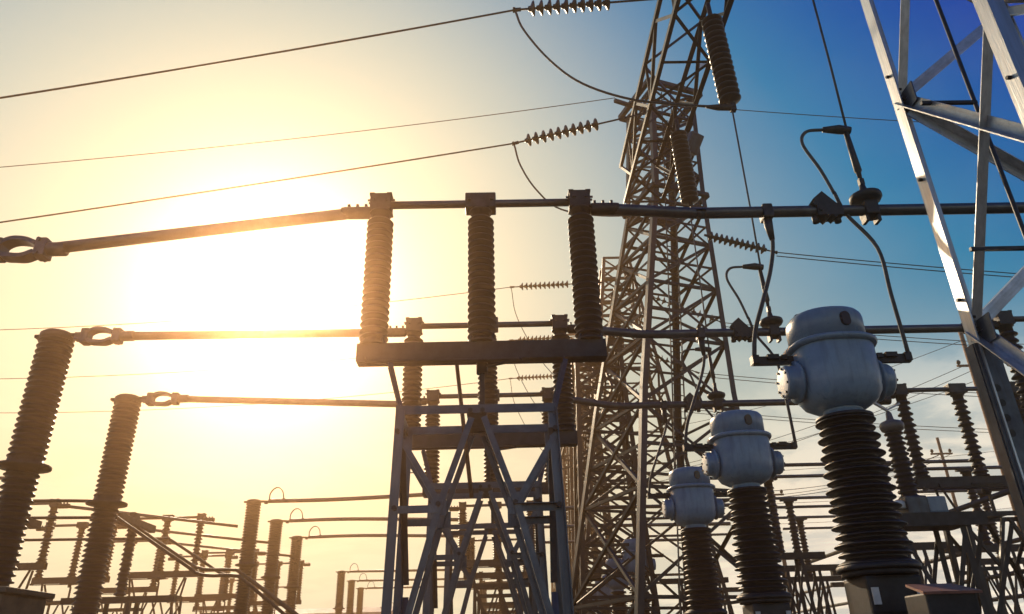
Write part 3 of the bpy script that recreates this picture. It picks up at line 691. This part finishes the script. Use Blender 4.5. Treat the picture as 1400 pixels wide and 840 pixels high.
wire('jumper_loop', smoothpath([(.47, 10.9, 13.4), (.62, 10.9, 12.9), (1.1, 10.9, 12.1), (1.7, 10.9, 11.5), (2.6, 10.9, 11.1), (3.6, 10.9, 10.95), (4.2, 10.9, 10.9)]), .024, 'slack jumper loop swinging from the top string to the fat hanging string', 'cable')
wire('jumper_loop', smoothpath([(.47, 14.4, 12.8), (.6, 14.4, 12.2), (.95, 14.4, 11.5), (1.5, 14.4, 10.95), (2.6, 14.4, 10.75), (3.8, 14.4, 10.85), (4.45, 14.4, 10.95)]), .022, 'slack jumper loop from the second string down behind the highest busbar', 'cable')
cl = thing('jumper_clamp', 'dark clamp where the top jumper loop meets the fat hanging string', 'clamp', (4.3, 10.9, 10.88))
one('body', MB().tube([(-.32, 0, .02), (-.1, 0, .0), (.2, 0, 0)], [.03, .06, .07], 10).box((.18, 0, 0), (.1, .1, .18)), 'dark', cl)
wire('overhead_conductor', sagged((4.05, 19.3, 18.5), (-30, 18, 14.2), .6, 40), .014, 'thin earth wire crossing the upper left sky to the tower top', 'wire', 'earth wires')
wire('overhead_conductor', sagged((6.3, 19.6, 18.4), (40, 18, 15.2), .6, 40), .014, 'thin earth wire from the tower top across the blue sky at right', 'wire', 'earth wires')
# tension string to the right, twin conductors
string((6.1, 18.6, 12.7), (7.8, 18.0, 11.75), 11, .15, 'tension string slanting down right from the tower leg above the middle busbar', 'tension strings at right', .12, .25)
for k, dz in enumerate((0, -.12)):
    wire('overhead_conductor', sagged((7.8, 18, 11.75 + dz), (50, 18, 9.9 + dz), 1.0, 40), .016, ['upper', 'lower'][k] + ' wire of the twin conductors right of the tower', 'wire', 'twin conductors')

# ------------------------------------------------------------------ transmission tower behind
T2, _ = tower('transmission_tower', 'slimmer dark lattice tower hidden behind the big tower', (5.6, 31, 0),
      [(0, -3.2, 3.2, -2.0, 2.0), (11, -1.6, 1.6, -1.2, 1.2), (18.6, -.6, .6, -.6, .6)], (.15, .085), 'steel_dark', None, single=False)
# ------------------------------------------------------------------ further gantries of the next bays
for gi, (gx, gy, gl, lab) in enumerate(((3.35, 23.8, 0, 'near'), (4.3, 37.5, 0, 'second'), (4.6, 46, 13, 'third'), (4.9, 59.5, 0, 'third far'), (5.5, 74, 12, 'fourth'))):
    tower('gantry_tower', ['dark lattice gantry column just left of the main tower, behind the right insulator posts', 'dark lattice gantry column low behind the main tower, nearest of the distant ones', 'distant lattice gantry column, second behind the main tower', 'distant lattice gantry column, third behind the main tower', 'most distant lattice gantry column at bottom centre'][gi], (gx, gy, 0),
          [(0, -1.2, 1.2, -1, 1), (9.5, -.8, .8, -.7, .7), (11.3, -.75, .75, -.7, .7)] if gi == 0 else [(0, -1.2, 1.2, -1, 1), (14, -.7, .7, -.7, .7), (17.5, -.6, .6, -.6, .6)], (.15, .09), 'steel_dark', 'distant gantry columns', single=False)
def far_beam(x, y0, y1, z, label):
    t = thing('gantry_beam', label, 'steel beam', (x, y0, z), 'distant gantry beams'); L = y1 - y0
    for xx in (0, 1.1):
        for q in (0, 1.1): member('chord', (xx, 0, q), (xx, L, q), .12, .012, 'steel_dark', t, (1, 0, 0))
    J = MB(); n = int(L / 1.2)
    for k in range(n):
        a, b = L * k / n, L * (k + 1) / n
        if k % 2: a, b = b, a
        for xx in (0, 1.1): J.angle((xx, a, 0), (xx, b, 1.1), .08, .01, (1, 0, 0))
        for q in (0, 1.1): J.angle((0, a, q), (1.1, b, q), .08, .01, (0, 0, 1))
    o = one('bracing', J, 'steel_dark', t); o['kind'] = 'stuff'
far_beam(2.8, 24.4, 36.8, 10.1, 'lattice beam running back from the column left of the main tower')
far_beam(3.8, 38, 46, 13.4, 'distant lattice beam between the second and third gantry columns')
far_beam(4.3, 46.5, 59, 13.4, 'distant lattice beam between the third and fourth gantry columns')

# ------------------------------------------------------------------ bays behind
BAY2 = (25.2, 29.2, 33.2); BAY3 = (47, 52, 57)
b2x = (-8.55, -8.85, -9.1); b2y = (26.1, 30.0, 34.2)
for i in range(3):
    y = b2y[i]
    breaker(b2x[i], y, ['tallest of the three amber-lit breaker poles left of the centre stand', 'middle of the three amber-lit breaker poles left of the centre stand', 'shortest and rightmost of the three amber-lit breaker poles'][i], 6.85, hoop=1, group='breaker poles of the second bay')
    busbar([(b2x[i] + .5, y, 6.82), (b2x[i] + 3, y, 6.83), (XS - 1.5, y, 6.95 if i == 0 else 6.7)], .07, 'slim busbar tube from the %s amber-lit breaker pole to the centre stand' % ['tallest', 'middle', 'shortest'][i], 'busbars of the second bay')
    lattice_stand(XS, y, 'distant steel stand seen through the centre lattice, %s row' % ['near', 'middle', 'far'][i], near=False, mat_='steel_dark', group='distant stands')
    disconnector(XS, y, 'distant disconnector seen through the centre lattice, %s row' % ['near', 'middle', 'far'][i], group='distant disconnectors')
    busbar([(XS + 1.5, y, 6.35), (9, y, 6.3)], .065, 'distant horizontal busbar behind the tower, %s of three' % ['upper', 'middle', 'lower'][i], 'distant busbars')
for i, y in enumerate((24, 28, 32)):
    disconnector(-15.3, y, 'small disconnector at lower left behind the big breaker poles, %s row' % ['front and uppermost', 'middle', 'back'][i], group='disconnectors at lower left', coarse=True)
    lattice_stand(-15.3, y, 'dark lattice stand at lower left, %s row' % ['front', 'middle', 'back'][i], near=False, mat_='steel_dark', group='stands at lower left')
    busbar([(-13.8, y, 6.4), (-9.0, b2y[i], 6.0)], .05, 'thin busbar at lower left behind the big breaker poles, %s row' % ['front', 'middle', 'back'][i], 'thin busbars at left')
for i, y in enumerate(BAY3):
    yb = (47.9, 53.4, 58.9)[i]; xb = (-9.85, -10.25, -10.6)[i]
    breaker(xb, yb, 'tiny distant breaker pole just left of the centre stand, %s' % ['tallest', 'middle', 'shortest'][i], 6.85, hoop=1, group='breaker poles of the third bay')
    busbar([(xb + .5, yb, 6.82), (XS - 1.5, yb, 6.75)], .07, 'tiny distant busbar left of the centre stand, %s' % ['upper', 'middle', 'lower'][i], 'busbars of the third bay')
    disconnector(-15.3, y - 4, 'far small disconnector at lower left, %s row' % ['front', 'middle', 'back'][i], group='far disconnectors at left', coarse=True)
    lattice_stand(-15.3, y - 4, 'far small stand at lower left, %s row' % ['front', 'middle', 'back'][i], near=False, mat_='steel_dark', group='far stands at left')
    disconnector(XS, yb, 'tiny far disconnector behind the centre lattice, %s row' % ['front', 'middle', 'back'][i], group='far disconnectors at centre')
    lattice_stand(XS, yb, 'tiny far stand behind the centre lattice, %s row' % ['front', 'middle', 'back'][i], near=False, mat_='steel_dark', group='far stands at centre')
    ct(4.6, y - 4, 'very small far current transformer low between tower legs, %s' % ['nearest', 'middle', 'farthest'][i], detail=False, group='far current transformers')
breaker(-12.0, 80, 'most distant breaker pole, a stub at the bottom edge', 6.85, hoop=1)
for i, (x, y) in enumerate(((-12.6, 36), (-11.6, 40.5), (-14.6, 20.5), (-14.2, 37), (-11.8, 27))):
    disconnector(x, y, ['small dark disconnector between the two big breaker poles and the bent pipes', 'smaller dark disconnector below the bent pipes', 'dark disconnector at the left edge beside the tallest breaker pole', 'small dark disconnector low in the middle of the lower left cluster', 'small dark disconnector right behind the lower big breaker pole'][i], group='extra disconnectors at left', coarse=True)
    lattice_stand(x, y, ['dark stand between the big breaker poles and the bent pipes', 'dark stand below the bent pipes', 'dark stand at the left edge beside the tallest breaker pole', 'dark stand low in the middle of the lower left cluster', 'dark stand right behind the lower big breaker pole'][i], near=False, mat_='steel_dark', group='extra stands at left')
# strung conductors of the next bay: lines to the left with a tension string at their end
for i, (y, z) in enumerate(((24, 14.0), (28, 13.6), (32, 13.4))):
    string((3.8, y, z), (.5, y, z - .12), 11, .14, 'small distant tension string left of the tower, %s' % ['uppermost', 'middle', 'lowest, below the thick beam'][i], 'distant tension strings', 1.2, .3)
    wire('overhead_conductor', sagged((.5, y, z - .12), (-45, y + 3, z + 1.6), 1.5, 30), .016, 'faint distant conductor crossing the left sky, %s' % ['upper', 'middle', 'lower'][i], 'wire', 'distant conductors')
    wire('jumper_loop', smoothpath([(.5, y, z - .15), (.7, y, z - 1.4), (1.6, y, z - 3.2), (2.9, y, z - 4.6), (3.6, y, z - 6.0)]), .014, 'thin distant jumper hanging left of the tower, %s' % ['upper', 'middle', 'lower'][i], 'cable', 'distant jumpers')
    string((5.3, y, z - .5), (8.0, y, z - 1.7), 11, .15, 'distant tension string right of the tower, %s' % ['upper', 'middle', 'lower'][i], 'distant strings right', .2, .3)
    for k, dz in enumerate((0, -.15)):
        wire('overhead_conductor', sagged((8.0, y, z - 1.7 + dz), (52, y, z - 2.8 + dz), 1.1, 30), .015, '%s wire of the %s distant twin conductors at right' % (['top', 'bottom'][k], ['upper', 'middle', 'lower'][i]), 'wire', 'distant twin conductors')
    string((4.1 - .3 * i, y - .8, 13.3), (4.1 - .3 * i, y - .8, 10.9), 14, .17, 'distant hanging string against the tower, %s' % ['right', 'middle', 'left'][i], 'distant hanging strings', .2, .1)
    wire('dropper_cable', [(4.1 - .3 * i, y - .8, 10.9), (4.0 - .3 * i, y - .5, 8.5), (3.95 - .3 * i, y, 6.4)], .016, 'thin distant dropper below the %s distant hanging string' % ['right', 'middle', 'left'][i], 'cable', 'distant droppers')

# three bent bus pipes sloping down at lower left
for i, P in enumerate(([(-12.6, 17.0, 5.16), (-9.3, 17.0, 5.1), (-8.9, 17.0, 4.96), (-8.6, 17.0, 4.74), (-6.9, 17.0, 3.68), (-6.62, 17.0, 3.5), (-6.3, 17.0, 3.44), (-5.8, 17.0, 3.43), (-5.55, 17.0, 3.3), (-4.4, 17.0, 2.45)],
                       [(-12.6, 18.5, 5.06), (-9.6, 18.5, 5.0), (-9.2, 18.5, 4.97), (-8.9, 18.5, 4.82), (-7.45, 18.5, 3.92), (-7.15, 18.5, 3.78), (-6.9, 18.5, 3.74), (-6.37, 18.5, 3.72), (-6.1, 18.5, 3.6), (-4.8, 18.5, 2.7)],
                       [(-13.0, 20.5, 4.84), (-9.2, 20.5, 4.79), (-8.85, 20.5, 4.76), (-8.6, 20.5, 4.63), (-7.7, 20.5, 4.08), (-7.4, 20.5, 3.9), (-7.1, 20.5, 3.8), (-6.7, 20.5, 3.76), (-6.4, 20.5, 3.6), (-5.0, 20.5, 2.65)])):
    busbar(P, .036, 'bent pipe sloping down beside the amber breaker poles, %s of three' % ['front', 'middle', 'back'][i], 'bent pipes', material='steel_dark')
for i, (x, y) in enumerate(((-11.2, 17.5), (-8.9, 18.5))):
    t = thing('bus_support', ['ribbed post carrying the bent pipes behind the tallest breaker pole', 'ribbed post carrying the bent pipes beside the right-hand big breaker pole'][i], 'bus support', (x, y, 0), 'pipe supports')
    part('post_insulator', 'bs_post', insul('d', 14, 3.2, 4.75, .09, .085, .05), 'porc', t)
    part('cap', 'bs_cap', lambda: MB().rbox((0, 0, 4.85), (.28, 1.9, .18), .02).box((0, 0, 5.02), (.12, .3, .14)), 'steel_dark', t)
    part('cross_rail', 'bs_rail', lambda: MB().box((0, 0, 3.12), (2.6, .16, .14)), 'steel_dark', t)
    for a in (-1, 1):
        for b in (-1, 1): member('leg', (a * .5, b * .4, 0), (a * .35, b * .2, 3.08), .08, .01, 'steel_dark', t)
        member('brace', (-.48, a * .38, .3), (.36, a * .22, 2.9), .06, .008, 'steel_dark', t); member('brace', (.48, a * .36, .3), (-.36, a * .24, 2.9), .06, .008, 'steel_dark', t)

# ------------------------------------------------------------------ right: voltage transformer on a platform
vt = thing('voltage_transformer', 'ribbed voltage transformer with round cap and grey box beside the largest bushing', 'transformer', (6.55, 12.0, 3.5))
one('bushing', MB().lathe(shed_profile(13, .28, 1.42, .12, .10, .05), 22), 'porc', vt)
one('cap', MB().lathe([(.1, 1.38), (.17, 1.42), (.19, 1.47), (.19, 1.52), (.16, 1.56), (.06, 1.60), (.045, 1.72), (.02, 1.75)], 22), 'porc_grey', vt)
one('terminal', MB().bar((0, 0, 1.76), (-.22, 0, 1.92), .06, .03).bar((0, 0, 1.78), (.22, 0, 1.88), .06, .03), 'paint_light', vt)
one('tank', MB().rbox((0, 0, .16), (.34, .4, .3), .03), 'steel_blue', vt)
one('terminal_box', MB().rbox((.33, 0, .17), (.3, .34, .26), .03), 'paint', vt)
one('gauge_cover', MB().lathe([(.1, 0), (.1, .1), (.06, .13)], 16, (-.25, -.08, .12)), 'paint_light', vt)
pf = thing('platform_stand', 'dark steel platform on crossed legs under the voltage transformer', 'steel stand', (6.55, 12.0, 0))
one('deck', MB().box((.05, 0, 3.42), (1.5, .9, .14)).box((.05, -.46, 3.4), (1.6, .03, .2)), 'steel_dark', pf)
for a in (-.45, .5):
    for b in (-.38, .38): member('leg', (a, b, 0), (a, b, 3.34), .09, .01, 'steel_dark', pf)
for b in (-.4, .4):
    member('brace', (-.45, b, .6), (.5, b, 3.2), .07, .008, 'steel_dark', pf, (0, 1, 0)); member('brace', (.5, b + .015, .6), (-.45, b + .015, 3.2), .07, .008, 'steel_dark', pf, (0, 1, 0))
    member('brace', (.5, b, 1.7), (1.25, b, 3.3), .07, .008, 'steel_dark', pf, (0, 1, 0))

# further supports at right: tubes running away from the viewer, posts and stands
for i, (x, z, y0, y1) in enumerate(((13.2, 4.1, 15, 40), (13.6, 3.4, 16, 42), (14.4, 2.9, 16, 42), (10.6, 4.55, 15.2, 34))):
    busbar([(x, y0, z), (x + .6, y1, z)], .06, 'gold-edged tube slanting away at lower right, %s' % ['second from top', 'third from top', 'lowest', 'uppermost'][i], 'slanting tubes at lower right')
for i, (x, y) in enumerate(((7.0, 19.5), (8.6, 22.5), (10.2, 26.0), (12.0, 19.0), (14.2, 22), (6.2, 25.5), (9.4, 18.2), (11.2, 24.0), (7.8, 29.5), (13.0, 28.5))):
    where = ['left of the largest black bushing', 'hidden low behind the largest black bushing', 'low right of the largest black bushing', 'under the slanting tubes nearest the bright column', 'at the right edge under the slanting tubes', 'between the two nearer transformer bushings', 'just behind the platform of the voltage transformer', 'low behind the slim posts at right', 'far back between the two nearest bushings, smallest there', 'far back at right below the pole with crossarms'][i]
    t = thing('bus_support', 'dark ribbed post on steel legs ' + where, 'bus support', (x, y, 0), 'posts at lower right')
    part('post_insulator', 'bs2_post', insul('d', 15, 3.9, 5.6, .09, .085, .05), 'porc', t)
    part('cap', 'bs2_cap', lambda: MB().lathe([(.11, 5.58), (.11, 5.68), (.15, 5.69), (.15, 5.73)], 14).box((0, 0, 5.76), (.5, .12, .05)), 'steel_dark', t)
    part('cross_rail', 'bs2_rail', lambda: MB().box((0, 0, 3.82), (2.2, .18, .16)), 'steel_dark', t)
    for a in (-1, 1):
        for b in (-1, 1): member('leg', (a * .6, b * .45, 0), (a * .45, b * .2, 3.76), .085, .01, 'steel_dark', t)
        member('brace', (-.58, a * .43, .3), (.46, a * .22, 3.6), .06, .008, 'steel_dark', t); member('brace', (.58, a * .41, .3), (-.46, a * .24, 3.6), .06, .008, 'steel_dark', t)
    busbar([(x - 2.5, y, 5.82), (x + 2.5, y, 5.82)], .045, 'short dark busbar on the ribbed post ' + where, 'short busbars at right')
# poles far right
for i, (x, y, h, r) in enumerate(((20.5, 30, 14.3, .13), (24.2, 40, 12.2, .11), (14.5, 40, 10.2, .13))):
    t = thing('wooden_pole', ['brown pole rising behind the bright column joint', 'thin brown pole with crossarms low at right', 'brown pole between the two nearer transformer bushings'][i], 'pole', (x, y, 0), 'poles')
    one('shaft', MB().tube([(0, 0, 0), (0, 0, h)], [r, r * .7], 10), 'rust', t)
    for q in ((.9,) if i else (1.6,)):
        one('crossarm', MB().box((0, 0, h - q), (1.2, .08, .09)), 'rust', t)
    for a in (-.5, .5): one('pin_insulator', MB().lathe([(.03, 0), (.08, .05), (.09, .12), (.04, .2)], 10, (a, 0, h - (.84 if i else 1.54))), 'porc', t)
for k, (a, b, sg) in enumerate((((20.2, 30, 12.7), (7, 40, 10.5), .5), ((20.8, 30, 12.6), (7.2, 40, 9.9), .5), ((20.5, 30, 13.9), (5, 45, 14), .8), ((24.2, 40, 11.3), (9, 30, 7.5), .5), ((24.8, 40, 11.3), (9, 29, 7.0), .5), ((15.0, 40, 9.3), (24, 40, 11.2), .3),
                                ((20.5, 30, 12.0), (8, 50, 12.5), .5), ((52, 50, 13.4), (6, 46, 10), 1.0), ((52, 52, 12.2), (6, 47, 9), 1.0), ((52, 50, 16.2), (6, 47, 12), 1.0))):
    wire('overhead_line', sagged(a, b, sg, 24), .013, 'hair-thin line low in the sky at right, number %d' % k if False else ['upper thin line from the brown pole to the left', 'lower thin line from the brown pole to the left', 'thin line from the brown pole tip to the tower', 'thin line from the pole with crossarms, upper', 'thin line from the pole with crossarms, lower', 'short thin line joining the two lower poles', 'thin line from the brown pole to a distant gantry', 'thin line rising to the right edge, middle', 'thin line rising to the right edge, lowest', 'thin line rising to the right edge, uppermost'][k], 'wire', 'thin lines at right')

# ------------------------------------------------------------------ foreground cabinets
cb = thing('equipment_cabinet', 'ochre-lit steel box with two round holes, bottom left corner', 'cabinet', (-3.78, 5.2, 0))
one('body', MB().rbox((0, 0, 1.86), (1.35, .5, .42), .02), 'cream', cb)
one('lid', MB().rbox((0, 0, 2.085), (1.41, .56, .035), .008), 'cream', cb)
for q in (.18, .48): one('knockout', MB().lathe([(.055, -.006), (.055, .0), (.045, .004)], 18, (q, -.252, 1.84 - q * .1), axis='Y'), 'dark', cb)
one('pedestal', MB().box((0, 0, .82), (.3, .3, 1.66)), 'steel_dark', cb)
cb = thing('junction_cabinet', 'dark cabinet with a red-brown sloping lid below the largest bushing', 'cabinet', (3.43, 6.25, 0))
one('body', MB().rbox((.02, 0, 1.72), (.4, .34, .56), .015), 'dark', cb)
one('lid', MB().add([(-.21, -.2, 1.985), (.25, -.2, 1.985), (.25, .2, 2.07), (-.13, .2, 2.07), (-.21, -.2, 2.005), (.25, -.2, 2.005), (.25, .2, 2.09), (-.13, .2, 2.09)], [(0, 1, 2, 3), (4, 5, 6, 7), (0, 1, 5, 4), (1, 2, 6, 5), (2, 3, 7, 6), (3, 0, 4, 7)]), 'brown', cb)
one('post', MB().box((.02, 0, .72), (.1, .1, 1.44)), 'steel_dark', cb)

# distant control building
bd = thing('control_building', 'low distant building whose roof edge shows at the bottom, left of centre', 'building', (-24, 98, 0))
one('wall', MB().box((0, 0, 3.45), (21, 10, 6.9)), 'wall', bd)
one('roof', MB().box((0, 0, 7.05), (22, 11, .3)).add([(-11, -5.5, 7.2), (11, -5.5, 7.2), (11, 5.5, 7.2), (-11, 5.5, 7.2), (-11, 0, 8.1), (11, 0, 8.1)], [(0, 1, 5, 4), (2, 3, 4, 5), (0, 4, 3), (1, 2, 5)]), 'roof', bd)
for zf in (1.9, 5.0):
    for k in range(7):
        w = part('window', 'bld_window', lambda: MB().box((0, 0, 0), (1.7, .12, 1.9)), 'roof', bd, (-9 + 3 * k, -5.02, zf))
        part('pane', 'bld_pane', lambda: MB().box((0, 0, 0), (1.5, .1, 1.7)), 'pane', w, (0, -.03, 0))

# ------------------------------------------------------------------ haze: dusty air lit by the low sun
HZ = MB().box((0, 52, 11.75), (118, 124, 25.5)).mesh('haze')
hm = bpy.data.materials.new('haze'); hm.use_nodes = True
for n in list(hm.node_tree.nodes):
    if n.type != 'OUTPUT_MATERIAL': hm.node_tree.nodes.remove(n)
pv = hm.node_tree.nodes.new('ShaderNodeVolumePrincipled')
pv.inputs['Color'].default_value = (1.0, .58, .30, 1); pv.inputs['Density'].default_value = .0050; pv.inputs['Anisotropy'].default_value = .92
hm.node_tree.links.new(pv.outputs[0], [n for n in hm.node_tree.nodes if n.type == 'OUTPUT_MATERIAL'][0].inputs['Volume'])
HZ.materials.append(hm); ho = obj('haze', HZ); ho['kind'] = 'stuff'
dup = [k for k, v in LABELS.items() if v > 1]
if dup: print('DUPLICATE LABELS', dup)
